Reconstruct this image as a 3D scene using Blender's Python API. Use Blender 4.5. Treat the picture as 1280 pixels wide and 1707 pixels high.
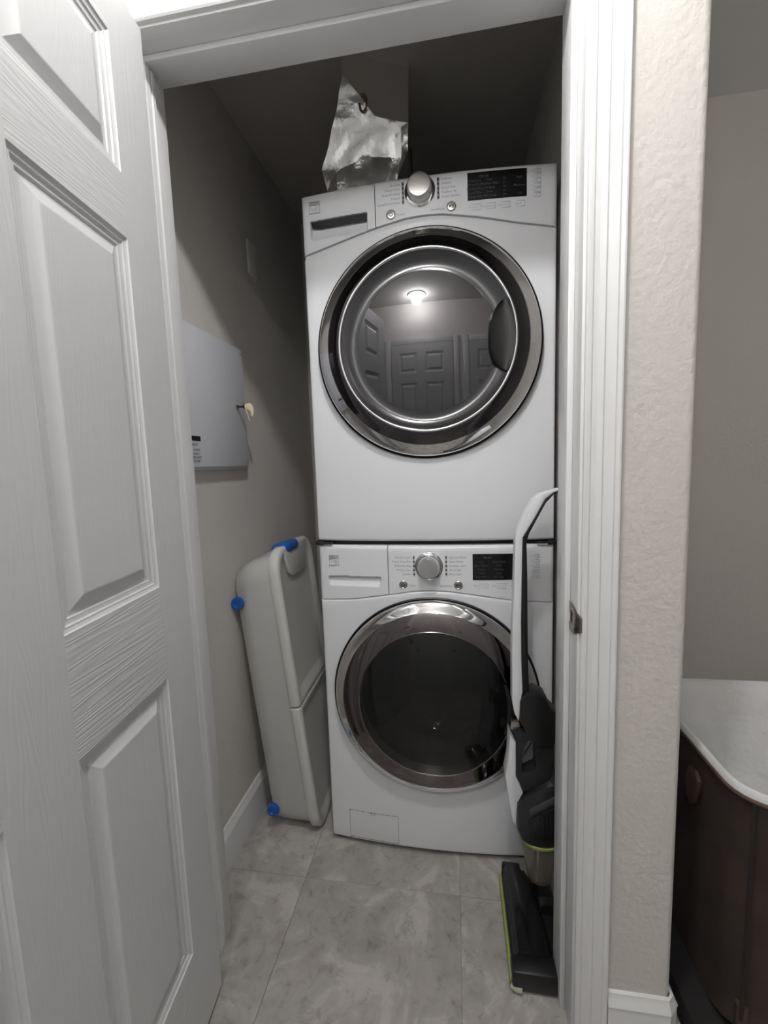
import bpy, bmesh, math, random
from mathutils import Vector, Matrix, noise
random.seed(7)
S = bpy.context.scene
for o in list(bpy.data.objects): bpy.data.objects.remove(o)
COL = S.collection
PI = math.pi

# ------------------------------------------------------------------ camera
cam_d = bpy.data.cameras.new('camera'); cam = bpy.data.objects.new('camera', cam_d); COL.objects.link(cam)
R_ = Vector((0.98714209, 0.15629249, -0.03351346)); U_ = Vector((0.01556769, 0.11466201, 0.99328257))
F_ = Vector((-0.15908533, 0.98103276, -0.11075458))
cam.matrix_world = Matrix(((R_.x, U_.x, -F_.x, 0.06928), (R_.y, U_.y, -F_.y, -1.27073), (R_.z, U_.z, -F_.z, 1.22643), (0, 0, 0, 1)))
cam_d.sensor_fit = 'HORIZONTAL'; cam_d.sensor_width = 36; cam_d.lens = 20.59; cam_d.clip_start = .02
S.camera = cam
# ------------------------------------------------------------------ world, lamps, exposure
w = bpy.data.worlds.new('world'); S.world = w; w.use_nodes = True
w.node_tree.nodes['Background'].inputs[0].default_value = (.05, .05, .05, 1)
w.node_tree.nodes['Background'].inputs[1].default_value = 0
LAMP_POS = (.03, -.93, 2.47); LAMP_R = .040; LAMP_STRENGTH = 580.0
LAMP2_POS = (-.19, -1.84, 2.44); LAMP2_STRENGTH = 205.0
vs = S.view_settings
S.display_settings.display_device = 'sRGB'
vs.view_transform = 'Standard'; vs.look = 'None'; vs.gamma = 1; vs.exposure = 0.07; vs.use_curve_mapping = False

# ------------------------------------------------------------------ materials
def mat(name, col, rough=.5, metal=0., spec=.5, bump=0., bscale=60., detail=4., var=0., vscale=6., coat=0., stretch=None, emit=0., bdist=.002):
    m = bpy.data.materials.new(name); m.use_nodes = True
    nt = m.node_tree; b = nt.nodes['Principled BSDF']
    b.inputs['Base Color'].default_value = (*col, 1); b.inputs['Roughness'].default_value = rough
    b.inputs['Metallic'].default_value = metal; b.inputs['Specular IOR Level'].default_value = spec
    b.inputs['Coat Weight'].default_value = coat; b.inputs['Coat Roughness'].default_value = .05
    if emit: b.inputs['Emission Color'].default_value = (*col, 1); b.inputs['Emission Strength'].default_value = emit
    tc = nt.nodes.new('ShaderNodeTexCoord'); vec = tc.outputs['Object']
    if stretch:
        mp = nt.nodes.new('ShaderNodeMapping'); mp.inputs['Scale'].default_value = stretch
        nt.links.new(vec, mp.inputs['Vector']); vec = mp.outputs['Vector']
    if bump:
        n = nt.nodes.new('ShaderNodeTexNoise'); n.inputs['Scale'].default_value = bscale; n.inputs['Detail'].default_value = detail
        nt.links.new(vec, n.inputs['Vector'])
        bp = nt.nodes.new('ShaderNodeBump'); bp.inputs['Strength'].default_value = bump; bp.inputs['Distance'].default_value = bdist
        nt.links.new(n.outputs['Fac'], bp.inputs['Height']); nt.links.new(bp.outputs['Normal'], b.inputs['Normal'])
    if var:
        n2 = nt.nodes.new('ShaderNodeTexNoise'); n2.inputs['Scale'].default_value = vscale; n2.inputs['Detail'].default_value = 5
        nt.links.new(vec, n2.inputs['Vector'])
        cr = nt.nodes.new('ShaderNodeValToRGB')
        cr.color_ramp.elements[0].position = .3; cr.color_ramp.elements[1].position = .7
        cr.color_ramp.elements[0].color = (*[c*(1-var) for c in col], 1); cr.color_ramp.elements[1].color = (*[min(1, c*(1+var)) for c in col], 1)
        nt.links.new(n2.outputs['Fac'], cr.inputs['Fac']); nt.links.new(cr.outputs['Color'], b.inputs['Base Color'])
    return m

def wood_grain(name, horizontal):
    m = bpy.data.materials.new(name); m.use_nodes = True; nt = m.node_tree; b = nt.nodes['Principled BSDF']
    b.inputs['Base Color'].default_value = (.62, .63, .64, 1); b.inputs['Roughness'].default_value = .42
    tc = nt.nodes.new('ShaderNodeTexCoord'); mp = nt.nodes.new('ShaderNodeMapping')
    mp.inputs['Scale'].default_value = (.45, 1, 9) if horizontal else (9, 1, 1.0)
    nt.links.new(tc.outputs['Object'], mp.inputs['Vector'])
    n = nt.nodes.new('ShaderNodeTexNoise'); n.inputs['Scale'].default_value = 2.2; n.inputs['Detail'].default_value = 2
    nt.links.new(mp.outputs['Vector'], n.inputs['Vector'])
    mu = nt.nodes.new('ShaderNodeMath'); mu.operation = 'MULTIPLY'; mu.inputs[1].default_value = 95 if not horizontal else 130
    nt.links.new(n.outputs['Fac'], mu.inputs[0])
    si = nt.nodes.new('ShaderNodeMath'); si.operation = 'SINE'; nt.links.new(mu.outputs[0], si.inputs[0])
    n3 = nt.nodes.new('ShaderNodeTexNoise'); n3.inputs['Scale'].default_value = 3; nt.links.new(tc.outputs['Object'], n3.inputs['Vector'])
    mm = nt.nodes.new('ShaderNodeMath'); mm.operation = 'MULTIPLY'; nt.links.new(si.outputs[0], mm.inputs[0]); nt.links.new(n3.outputs['Fac'], mm.inputs[1])
    bp = nt.nodes.new('ShaderNodeBump'); bp.inputs['Strength'].default_value = .45 if horizontal else .17; bp.inputs['Distance'].default_value = .0006
    nt.links.new(mm.outputs[0], bp.inputs['Height']); nt.links.new(bp.outputs['Normal'], b.inputs['Normal'])
    return m

def tile_mat(name):
    m = bpy.data.materials.new(name); m.use_nodes = True; nt = m.node_tree; b = nt.nodes['Principled BSDF']
    b.inputs['Roughness'].default_value = .48
    tc = nt.nodes.new('ShaderNodeTexCoord'); L = nt.links
    def nz(scale, det, dist=0., rough=.55):
        n = nt.nodes.new('ShaderNodeTexNoise'); n.inputs['Scale'].default_value = scale; n.inputs['Detail'].default_value = det
        n.inputs['Distortion'].default_value = dist; n.inputs['Roughness'].default_value = rough
        L.new(tc.outputs['Object'], n.inputs['Vector']); return n
    a = nz(5.2, 9, 1.1, .62); r = nt.nodes.new('ShaderNodeValToRGB'); e = r.color_ramp.elements
    e[0].position = .32; e[0].color = (.265, .250, .236, 1); e[1].position = .68; e[1].color = (.47, .452, .433, 1)
    k = e.new(.46); k.color = (.335, .318, .302, 1); k = e.new(.545); k.color = (.375, .358, .341, 1); k = e.new(.565); k.color = (.425, .408, .391, 1)
    L.new(a.outputs['Fac'], r.inputs['Fac'])
    f = nz(24, 9, .5, .75); r2 = nt.nodes.new('ShaderNodeValToRGB'); e = r2.color_ramp.elements
    e[0].position = .30; e[0].color = (.38, .37, .36, 1); e[1].position = .60; e[1].color = (1, 1, 1, 1); k = e.new(.46); k.color = (.93, .93, .93, 1); k = e.new(.72); k.color = (1.45, 1.44, 1.42, 1)
    L.new(f.outputs['Fac'], r2.inputs['Fac'])
    mx = nt.nodes.new('ShaderNodeMix'); mx.data_type = 'RGBA'; mx.blend_type = 'MULTIPLY'; mx.inputs['Factor'].default_value = .75
    L.new(r.outputs['Color'], mx.inputs['A']); L.new(r2.outputs['Color'], mx.inputs['B']); L.new(mx.outputs['Result'], b.inputs['Base Color'])
    bp = nt.nodes.new('ShaderNodeBump'); bp.inputs['Strength'].default_value = .15; bp.inputs['Distance'].default_value = .001
    L.new(f.outputs['Fac'], bp.inputs['Height']); L.new(bp.outputs['Normal'], b.inputs['Normal'])
    return m

def plastic_frost(name, col, tr=.25):
    m = bpy.data.materials.new(name); m.use_nodes = True; nt = m.node_tree; L = nt.links
    b = nt.nodes['Principled BSDF']; b.inputs['Base Color'].default_value = (*col, 1); b.inputs['Roughness'].default_value = .38
    t = nt.nodes.new('ShaderNodeBsdfTranslucent'); t.inputs['Color'].default_value = (*col, 1)
    x = nt.nodes.new('ShaderNodeMixShader'); x.inputs[0].default_value = tr
    L.new(b.outputs[0], x.inputs[1]); L.new(t.outputs[0], x.inputs[2])
    p = nt.nodes.new('ShaderNodeBsdfTransparent'); p.inputs['Color'].default_value = (.93, .93, .93, 1)
    y = nt.nodes.new('ShaderNodeMixShader'); y.inputs[0].default_value = .12
    L.new(x.outputs[0], y.inputs[1]); L.new(p.outputs[0], y.inputs[2]); L.new(y.outputs[0], nt.nodes['Material Output'].inputs[0])
    return m

def tinted_glass(name, tint, clear):
    m = bpy.data.materials.new(name); m.use_nodes = True; nt = m.node_tree; L = nt.links
    b = nt.nodes['Principled BSDF']; b.inputs['Base Color'].default_value = (*tint, 1); b.inputs['Roughness'].default_value = .03
    b.inputs['Specular IOR Level'].default_value = .8
    p = nt.nodes.new('ShaderNodeBsdfTransparent'); p.inputs['Color'].default_value = (.55, .53, .52, 1)
    x = nt.nodes.new('ShaderNodeMixShader'); x.inputs[0].default_value = clear
    L.new(b.outputs[0], x.inputs[1]); L.new(p.outputs[0], x.inputs[2]); L.new(x.outputs[0], nt.nodes['Material Output'].inputs[0])
    return m

M = {}
M['wall'] = mat('greige_wall_paint', (.595, .57, .54), .72, bump=.5, bscale=85, detail=3, bdist=.0040)
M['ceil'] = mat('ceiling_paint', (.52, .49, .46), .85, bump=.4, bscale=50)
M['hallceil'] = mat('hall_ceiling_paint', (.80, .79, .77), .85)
M['hallwall'] = mat('pale_hall_paint', (.74, .72, .69), .8)
M['trim'] = mat('white_trim_paint', (.71, .715, .72), .32, bump=.04, bscale=30)
M['door_v'] = wood_grain('white_moulded_door_grain', False)
M['door_h'] = wood_grain('white_moulded_door_rail_grain', True)
M['tile'] = tile_mat('grey_concrete_look_vinyl_tile')
M['grout'] = mat('dark_tile_joint', (.31, .293, .277), .8)
M['white'] = mat('white_appliance_enamel', (.725, .738, .765), .26, coat=.3)
M['whitep'] = mat('white_appliance_plastic', (.715, .727, .752), .35)
M['black'] = mat('black_plastic', (.006, .006, .0065), .38)
M['softblack'] = mat('charcoal_plastic', (.017, .017, .019), .33)
M['gloss'] = mat('black_gloss_display', (.004, .004, .005), .25)
M['chrome'] = mat('chrome_plated_plastic', (.74, .74, .75), .07, metal=1)
M['steel'] = mat('brushed_steel', (.50, .48, .46), .25, metal=1)
M['bronze'] = mat('worn_bronze_steel', (.27, .245, .23), .28, metal=1, var=.3, vscale=60)
M['smoke'] = mat('smoked_chrome', (.105, .10, .107), .07, metal=1)
M['smokew'] = mat('warm_smoked_chrome', (.20, .18, .18), .07, metal=1)
M['bowl'] = mat('dark_translucent_bowl', (.030, .030, .033), .16, spec=.8)
M['mirrorglass'] = mat('dark_mirror_glass', (.082, .081, .085), .012, metal=1)
M['washglass'] = tinted_glass('tinted_washer_glass', (.012, .012, .012), .45)
M['drum'] = mat('drum_steel', (.42, .41, .40), .3, metal=.6)
M['gasket'] = mat('grey_rubber_gasket', (.10, .10, .10), .6)
M['ink'] = mat('grey_print', (.20, .20, .21), .6)
M['inkl'] = mat('light_grey_print', (.42, .42, .44), .6)
M['lcdink'] = mat('dim_display_print', (.055, .055, .058), .6)
M['blue'] = mat('blue_plastic', (.010, .10, .40), .3)
M['bin'] = plastic_frost('frosted_plastic', (.69, .69, .67))
M['lid'] = plastic_frost('frosted_lid_plastic', (.74, .74, .715), .2)
M['green'] = mat('lime_plastic', (.25, .31, .075), .5)
M['tank'] = mat('smoky_tank_plastic', (.13, .115, .10), .12, spec=.7)
M['footwin'] = mat('smoky_window_plastic', (.008, .008, .009), .13, spec=.5, bump=.2, bscale=14, detail=2)
M['panelpaint'] = mat('grey_white_enamel', (.60, .61, .65), .4)
M['hamper'] = mat('brown_suede_fabric', (.033, .021, .017), .85, var=.35, vscale=9, bump=.3, bscale=200)
M['liner'] = mat('white_cotton_liner', (.60, .60, .595), .85, bump=.6, bscale=22, detail=5, bdist=.012)
M['leather'] = mat('tan_leather', (.065, .038, .028), .7)
M['darkwood'] = mat('dark_wood', (.055, .038, .026), .5)
M['brass'] = mat('aged_brass', (.30, .19, .09), .35, metal=.8)
M['tag'] = mat('cream_paper_tag', (.66, .55, .36), .7)
M['greycord'] = mat('grey_cord', (.16, .13, .12), .6)
M['foil'] = mat('crinkled_aluminium_foil', (.90, .90, .89), .19, metal=1, bump=.42, bscale=42, detail=4, bdist=.004)
M['bulb'] = mat('lamp_glow', (1.0, .985, .97), .5, emit=LAMP_STRENGTH)
M['bulb2'] = mat('far_lamp_glow', (1.0, .985, .97), .5, emit=LAMP2_STRENGTH)

# ------------------------------------------------------------------ helpers
def obj(name, bm, m, parent=None, smooth=False, loc=None):
    bmesh.ops.recalc_face_normals(bm, faces=bm.faces[:]) if bm.faces and not getattr(obj, 'keep', False) else None
    me = bpy.data.meshes.new(name); bm.to_mesh(me); bm.free()
    for mm in (m if isinstance(m, (list, tuple)) else [m]): me.materials.append(mm)
    if smooth:
        for p in me.polygons: p.use_smooth = True
        try: me.set_sharp_from_angle(angle=math.radians(smooth if smooth is not True else 40))
        except Exception: pass
    o = bpy.data.objects.new(name, me); COL.objects.link(o)
    if parent: o.parent = parent
    if loc: o.location = loc
    return o
def tag(o, label, cat, group=None, kind=None):
    o['label'] = label
    if cat: o['category'] = cat
    if group: o['group'] = group
    if kind: o['kind'] = kind
    return o
def empty(name, loc=(0, 0, 0), rz=0):
    o = bpy.data.objects.new(name, None); COL.objects.link(o); o.location = loc; o.rotation_euler = (0, 0, rz); o.empty_display_size = .05
    return o
def add_box(bm, x0, x1, y0, y1, z0, z1, bev=0., seg=2):
    v = [bm.verts.new((x, y, z)) for x in (x0, x1) for y in (y0, y1) for z in (z0, z1)]
    fs = [bm.faces.new([v[i] for i in q]) for q in ((0, 1, 3, 2), (4, 6, 7, 5), (0, 4, 5, 1), (2, 3, 7, 6), (0, 2, 6, 4), (1, 5, 7, 3))]
    if bev:
        es = list({e for f in fs for e in f.edges})
        bmesh.ops.bevel(bm, geom=es, offset=bev, segments=seg, affect='EDGES', profile=.5)
def box(name, b, m, parent=None, bev=0., smooth=False):
    bm = bmesh.new(); add_box(bm, *b, bev); return obj(name, bm, m, parent, smooth or (40 if bev else False))
def add_prism(bm, poly, y0, y1, bev=0., axis='y', holes=None):
    """outline in two axes swept along the third"""
    def P(a, b, t): return {'y': (a, t, b), 'x': (t, a, b), 'z': (a, b, t)}[axis]
    f0 = [bm.verts.new(P(a, b, y0)) for a, b in poly]; f1 = [bm.verts.new(P(a, b, y1)) for a, b in poly]
    n = len(poly); fs = [bm.faces.new(f0), bm.faces.new(f1[::-1])]
    for i in range(n): fs.append(bm.faces.new((f0[i], f1[i], f1[(i+1) % n], f0[(i+1) % n])))
    bmesh.ops.recalc_face_normals(bm, faces=fs)
    if bev:
        es = list({e for f in fs[:2] for e in f.edges})
        bmesh.ops.bevel(bm, geom=es, offset=bev, segments=2, affect='EDGES', profile=.5, clamp_overlap=True)
def prism(name, poly, y0, y1, m, parent=None, bev=0., axis='y', smooth=40):
    bm = bmesh.new(); add_prism(bm, poly, y0, y1, bev, axis); return obj(name, bm, m, parent, smooth)
def lathe_y(bm, prof, cx, cz, seg=96, close=False, a0=0, a1=2*PI):
    """profile (radius, y) turned about the axis through (cx, cz)"""
    full = abs(a1-a0-2*PI) < 1e-6; n = seg if full else seg+1
    rings = []
    for r, y in prof:
        if r < 1e-6: rings.append([bm.verts.new((cx, y, cz))]); continue
        rings.append([bm.verts.new((cx+r*math.cos(a0+(a1-a0)*i/seg), y, cz+r*math.sin(a0+(a1-a0)*i/seg))) for i in range(n)])
    for A, B in zip(rings, rings[1:]):
        for i in range(seg):
            j = (i+1) % n
            if len(A) == 1: bm.faces.new((A[0], B[i], B[j]))
            elif len(B) == 1: bm.faces.new((A[i], B[0], A[j]))
            else: bm.faces.new((A[i], B[i], B[j], A[j]))
def lathe_z(bm, prof, cx, cy, seg=32):
    rings = [[bm.verts.new((cx, cy, z))] if r < 1e-6 else [bm.verts.new((cx+r*math.cos(2*PI*i/seg), cy+r*math.sin(2*PI*i/seg), z)) for i in range(seg)] for r, z in prof]
    for A, B in zip(rings, rings[1:]):
        for i in range(seg):
            j = (i+1) % seg
            if len(A) == 1: bm.faces.new((A[0], B[i], B[j]))
            elif len(B) == 1: bm.faces.new((A[i], B[0], A[j]))
            else: bm.faces.new((A[i], B[i], B[j], A[j]))
def add_tube(bm, pts, r, seg=8):
    pts = [Vector(p) for p in pts]; rings = []
    for i, p in enumerate(pts):
        t = (pts[min(i+1, len(pts)-1)]-pts[max(i-1, 0)]).normalized()
        a = t.cross(Vector((0, 0, 1)) if abs(t.z) < .9 else Vector((1, 0, 0))).normalized(); b = t.cross(a)
        rr = r[i] if isinstance(r, (list, tuple)) else r
        rings.append([bm.verts.new(p+rr*(math.cos(2*PI*k/seg)*a+math.sin(2*PI*k/seg)*b)) for k in range(seg)])
    for A, B in zip(rings, rings[1:]):
        for k in range(seg): bm.faces.new((A[k], A[(k+1) % seg], B[(k+1) % seg], B[k]))
    bm.faces.new(rings[0][::-1]); bm.faces.new(rings[-1])
def lerp_tab(tab, x):
    for (a, b), (c, d) in zip(tab, tab[1:]):
        if x <= c:
            t = (x-a)/(c-a); return b+(d-b)*(t*t*(3-2*t)*.0+t)
    return tab[-1][1]
def text_obj(name, items, m, parent, yf, depth=.0004):
    """items: (string, x, z, size, align); printed lettering standing just proud of the surface, facing -y"""
    bm = bmesh.new()
    for s, x, z, size, al in items:
        c = bpy.data.curves.new('t', 'FONT'); c.body = s; c.size = size; c.align_x = al; c.align_y = 'CENTER'; c.resolution_u = 1
        o = bpy.data.objects.new('t', c); COL.objects.link(o)
        dg = bpy.context.evaluated_depsgraph_get(); me = o.evaluated_get(dg).to_mesh()
        t = bmesh.new(); t.from_mesh(me)
        off = {}
        for v in t.verts: off[v.index] = bm.verts.new((x+v.co.x, yf(x+v.co.x)-depth, z+v.co.y))
        t.verts.ensure_lookup_table()
        for f in t.faces:
            try: bm.faces.new([off[v.index] for v in f.verts])
            except ValueError: pass
        t.free(); o.evaluated_get(dg).to_mesh_clear(); bpy.data.objects.remove(o); bpy.data.curves.remove(c)
    o = obj(name, bm, m, parent); o['kind'] = 'stuff'; return o

# ------------------------------------------------------------------ dimensions of the place
XL = -.644; XR = .364; XEND = .487; YF = -.42; YB = -.305; YBACK = .90; ZC = 2.385
JL, JR, JH = -.553, .295, 2.060          # jamb faces
SL, SR, SH = -.541, .283, 2.048          # door stop faces
YH = -2.05; XHL = -1.05; XHR = 2.05; YREC = .66; ZH = 2.51

def st(o, label, cat): return tag(o, label, cat, None, 'structure')
# floor with its tiles
fl = st(box('floor', (XHL-.1, XHR+.1, YH-.1, 1.0, -.05, -.003), M['grout']), 'grey concrete look tiled floor running from the hall into the closet', 'floor')
tm = None; P_ = .457; X0 = .068; Y0 = -.14
for i in range(-3, 5):
    for j in range(-6, 3):
        bm = bmesh.new(); g = .0004
        add_box(bm, g, P_-g, g, P_-g, -.0035, 0, .0006, 1)
        x, y = X0+i*P_, Y0+j*P_
        if x+P_ < XHL or x > XHR or y+P_ < YH or y > .95: bm.free(); continue
        t = obj('tile', bm, M['tile'], fl)
        t.location = (x, y, random.uniform(-.0003, .0001))
        # own texture placement for each tile: geometry offset inside the mesh
        ox, oy = random.uniform(-30, 30), random.uniform(-30, 30)
        t.data.transform(Matrix.Translation((ox, oy, 0))); t.location = (x-ox, y-oy, t.location.z)
# closet shell
st(box('wall_left', (XL-.1, XL, YB, YBACK, 0, ZC), M['wall']), 'beige painted wall on the left inside the closet', 'wall')
st(box('wall_back', (XL-.1, XEND, YBACK, YBACK+.1, 0, ZC), M['wall']), 'back wall of the closet behind the stacked machines', 'wall')
st(box('wall_right', (XR, XEND, YB, YBACK, 0, ZC), M['wall']), 'right closet wall between the machines and the hamper nook', 'wall')
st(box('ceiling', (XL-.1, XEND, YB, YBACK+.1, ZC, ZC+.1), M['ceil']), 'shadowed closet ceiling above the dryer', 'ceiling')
bm = bmesh.new()
add_box(bm, XHL, JL-.012, YF, YB, 0, ZH)
add_box(bm, JL-.012, JR+.012, YF, YB, JH+.012, ZH)
arc = [(XEND-.016+.016*math.sin(a), YF+.016-.016*math.cos(a)) for a in [k*PI/12 for k in range(7)]]
add_prism(bm, [(JR+.012, YB), (JR+.012, YF)]+arc+[(XEND, YB)], 0, ZH, axis='z')
st(obj('wall_front', bm, M['wall'], None, 40), 'textured beige wall around the closet doorway, ending in a rounded corner', 'wall')
# hall
st(box('ceiling', (XHL-.1, XHR+.1, YH-.1, YF, ZH, ZH+.1), M['hallceil']), 'ceiling of the hall in front of the closet', 'ceiling')
st(box('ceiling', (XEND, XHR+.1, YF, YREC+.1, ZH, ZH+.1), M['hallceil']), 'ceiling over the nook with the hamper', 'ceiling')
st(box('wall_behind', (XHL-.1, XHR+.1, YH-.1, YH, 0, ZH), M['hallwall']), 'hall wall opposite the closet', 'wall')
st(box('wall_hall_left', (XHL-.1, XHL, YH, YF, 0, ZH), M['hallwall']), 'left wall of the hall behind the open door', 'wall')
st(box('wall_hall_right', (XHR, XHR+.1, YH, YREC, 0, ZH), M['hallwall']), 'right wall of the hall', 'wall')
st(box('wall_nook', (XEND, XHR+.1, YREC, YREC+.1, 0, ZH), M['wall']), 'shaded beige wall behind the hamper', 'wall')

# baseboards
def bb_prof(h=.132, t=.014): return [(0, 0), (t, 0), (t, h-.032), (t-.001, h-.028), (t+.002, h-.024), (t-.002, h-.016), (t-.006, h-.010), (t-.008, h-.002), (0, h)]
def baseboard_x(name, x, sgn, y0, y1, label):     # runs along y on a wall at x
    return st(prism(name, [(x+sgn*a, b) for a, b in bb_prof()], y0, y1, M['trim'], None), label, 'baseboard')
def baseboard_y(name, y, sgn, x0, x1, label):
    return st(prism(name, [(y+sgn*a, b) for a, b in bb_prof()], x0, x1, M['trim'], None, axis='x'), label, 'baseboard')
baseboard_x('baseboard_left', XL, 1, YB, YBACK, 'white baseboard along the left closet wall')
baseboard_x('baseboard_right', XR, -1, YB, -.02, 'white baseboard low on the right closet wall')
baseboard_y('baseboard_nook', YREC, -1, XEND, XHR, 'white baseboard along the nook wall')
baseboard_y('baseboard_behind', YH, 1, XHL, XHR, 'white baseboard on the hall wall opposite')
# front right baseboard wraps the rounded corner: one profile swept round three points
bm = bmesh.new(); rings = []
path = [((JR+.068, YF), (0, -1)), ((XEND-.006, YF), (0, -1)), ((XEND, YF+.006), (1, 0)), ((XEND, YREC-.016), (1, 0))]
for (px, py), (nx, ny) in path: rings.append([bm.verts.new((px+nx*a, py+ny*a, b)) for a, b in bb_prof()])
# chamfered corner: move the two corner rings to the mitre
for a in (0, 1):
    bm.faces.new(rings[0] if a == 0 else rings[-1][::-1])
for A, B in zip(rings, rings[1:]):
    for k in range(len(A)):
        q = (k+1) % len(A); bm.faces.new((A[k], A[q], B[q], B[k]))
st(obj('baseboard_front', bm, M['trim'], None, 30), 'white moulded baseboard wrapping the wall end beside the hamper', 'baseboard')

# ------------------------------------------------------------------ door frame
fr = st(empty('trim_1', (0, 0, 0)), 'white moulded frame around the closet doorway with strike plate', 'door frame')
jl = box('jamb', (JL-.012, JL, YF-.001, YB+.001, 0, JH), M['trim'], fr, .001)
jr = box('jamb', (JR, JR+.012, YF-.001, YB+.001, 0, JH), M['trim'], fr, .001)
box('head_jamb', (JL-.012, JR+.012, YF-.001, YB+.001, JH, JH+.012), M['trim'], fr, .001)
YS = -.372
box('door_stop', (JL, SL, YS, YB+.001, 0, SH), M['trim'], fr, .001)
prism('stop_bead', [(SL-.001, YS+.002), (SL+.005, YS+.002), (SL+.006, YS+.012), (SL+.0015, YS+.015), (SL+.0015, YS+.019), (SL+.005, YS+.021), (SL+.005, YS+.029), (SL+.001, YS+.032), (SL-.001, YS+.032)], 0, SH, M['trim'], fr, 0, 'z', 30)
box('door_stop', (SR, JR, YS, YB+.001, 0, SH), M['trim'], fr, .0025)
box('door_stop', (JL, JR, YS, YB+.001, SH, JH), M['trim'], fr, .0025)
CP = [(0, 0), (0, .009), (.003, .0115), (.009, .0115), (.012, .009), (.020, .0095), (.025, .0130), (.029, .0145), (.032, .0125), (.042, .0140), (.048, .0175), (.051, .0165), (.057, .0185), (.060, .018), (.061, .015), (.061, 0)]
def casing(pts):   # pts: inner line, outward direction per point, profile swept with mitred corner
    bm = bmesh.new(); rings = []
    for (x, z), (ox, oz) in pts: rings.append([bm.verts.new((x+ox*a, YF-b, z+oz*a)) for a, b in CP])
    for A, B in zip(rings, rings[1:]):
        for k in range(len(A)-1): bm.faces.new((A[k], A[k+1], B[k+1], B[k]))
    bm.faces.new(rings[0]); bm.faces.new(rings[-1][::-1])
    return bm
rv = .005
obj('casing', casing([((JR+rv, 0), (1, 0)), ((JR+rv, JH+rv), (1, 1))]), M['trim'], fr, 25)
obj('casing', casing([((JR+rv, JH+rv), (1, 1)), ((JL-rv, JH+rv), (-1, 1))]), M['trim'], fr, 25)
obj('casing', casing([((JL-rv, JH+rv), (-1, 1)), ((JL-rv, 0), (-1, 0))]), M['trim'], fr, 25)
# strike plate on the right jamb with its curved lip
bm = bmesh.new()
ZS = .912
def ysurf(y): return (JR-.0012 if y > -.408 else JR-.0012+.010*((-.408-y)/.03)**1.6)
rows = []
for y, hz in ((-.362, .029), (-.370, .029), (-.384, .029), (-.398, .0285), (-.408, .026), (-.416, .022), (-.424, .018), (-.432, .014)):
    rows.append([bm.verts.new((ysurf(y), y, ZS+k*hz)) for k in (-1, -.45, .45, 1)])
for i, (A, B) in enumerate(zip(rows, rows[1:])):
    for k in range(3):
        if k == 1 and i in (1, 2): continue            # the latch hole
        bm.faces.new((A[k], A[k+1], B[k+1], B[k]))
o = obj('strike_plate', bm, M['bronze'], jr, 40); o['label'] = 'worn steel strike plate'
mo = o.modifiers.new('t', 'SOLIDIFY'); mo.thickness = .0012
box('latch_recess', (JR-.0004, JR+.004, -.394, -.373, ZS-.012, ZS+.012), M['leather'], jr)
for s in (-1, 1):
    bm = bmesh.new(); add_tube(bm, [(JR-.0025, -.384, ZS+s*.0215), (JR-.001, -.384, ZS+s*.0215)], .0035, 10)
    obj('screw', bm, M['brass'], jr)

# ------------------------------------------------------------------ six panel doors
def make_door(name, W=.813, H=2.03, T=.035):
    root = empty(name)
    xs = [0, .106, .343, .459, .700, W]; zs = [0, .215, .817, .997, 1.614, 1.720, 1.938, H]
    bm = bmesh.new(); V = {}
    for i, x in enumerate(xs):
        for j, z in enumerate(zs): V[i, j] = bm.verts.new((x, 0, z))
    cells = []
    for i in range(5):
        for j in range(7):
            if i in (1, 3) and j in (1, 3, 5): cells.append((xs[i], xs[i+1], zs[j], zs[j+1])); continue
            f = bm.faces.new((V[i, j], V[i, j+1], V[i+1, j+1], V[i+1, j])); f.material_index = 1 if (i in (1, 3)) else 0
    b = [bm.verts.new((x, -T, z)) for x, z in ((0, 0), (W, 0), (W, H), (0, H))]
    bm.faces.new(b)
    rim = ([V[i, 0] for i in range(6)], [V[5, j] for j in range(8)], [V[i, 7] for i in range(5, -1, -1)], [V[0, j] for j in range(7, -1, -1)])
    for k, r in enumerate(rim):
        bm.faces.new(r[::-1]+[b[k], b[(k+1) % 4]][0:0] + [b[k], b[(k+1) % 4]]) if False else bm.faces.new(r+[b[(k+1) % 4], b[k]])
    obj('door_frame', bm, [M['door_v'], M['door_h']], root)
    prof = [(0, 0), (.0015, -.002), (.006, -.0035), (.0085, -.0035), (.0105, -.0058), (.015, -.0066), (.0175, -.0066), (.0195, -.0088), (.024, -.0090), (.026, -.0088), (.044, -.0012), (.0465, -.0008)]
    for (x0, x1, z0, z1) in cells:
        bm = bmesh.new(); L = []
        for d, y in prof: L.append([bm.verts.new((x, y*1.15, z)) for x, z in ((x0+d, z0+d), (x1-d, z0+d), (x1-d, z1-d), (x0+d, z1-d))])
        for A, B in zip(L, L[1:]):
            for k in range(4): bm.faces.new((A[k], A[(k+1) % 4], B[(k+1) % 4], B[k]))
        bm.faces.new(L[-1]); obj('door_panel', bm, M['door_v'], root)
    return root
d1 = st(make_door('door_1'), 'white six panel moulded door standing open at the left of the closet', 'door')
d1.location = (-.494, -.437, .012); d1.rotation_euler = (0, 0, math.radians(-83))
def knob(root, x, z, y=0):
    bm = bmesh.new(); lathe_y(bm, [(0, y+.062), (.018, y+.060), (.027, y+.048), (.026, y+.036), (.012, y+.026), (.011, y+.010), (.030, y+.007), (.031, y)], x, z, 24)
    obj('door_knob', bm, M['steel'], root, 40)
knob(d1, .813-.07, .92)
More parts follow.
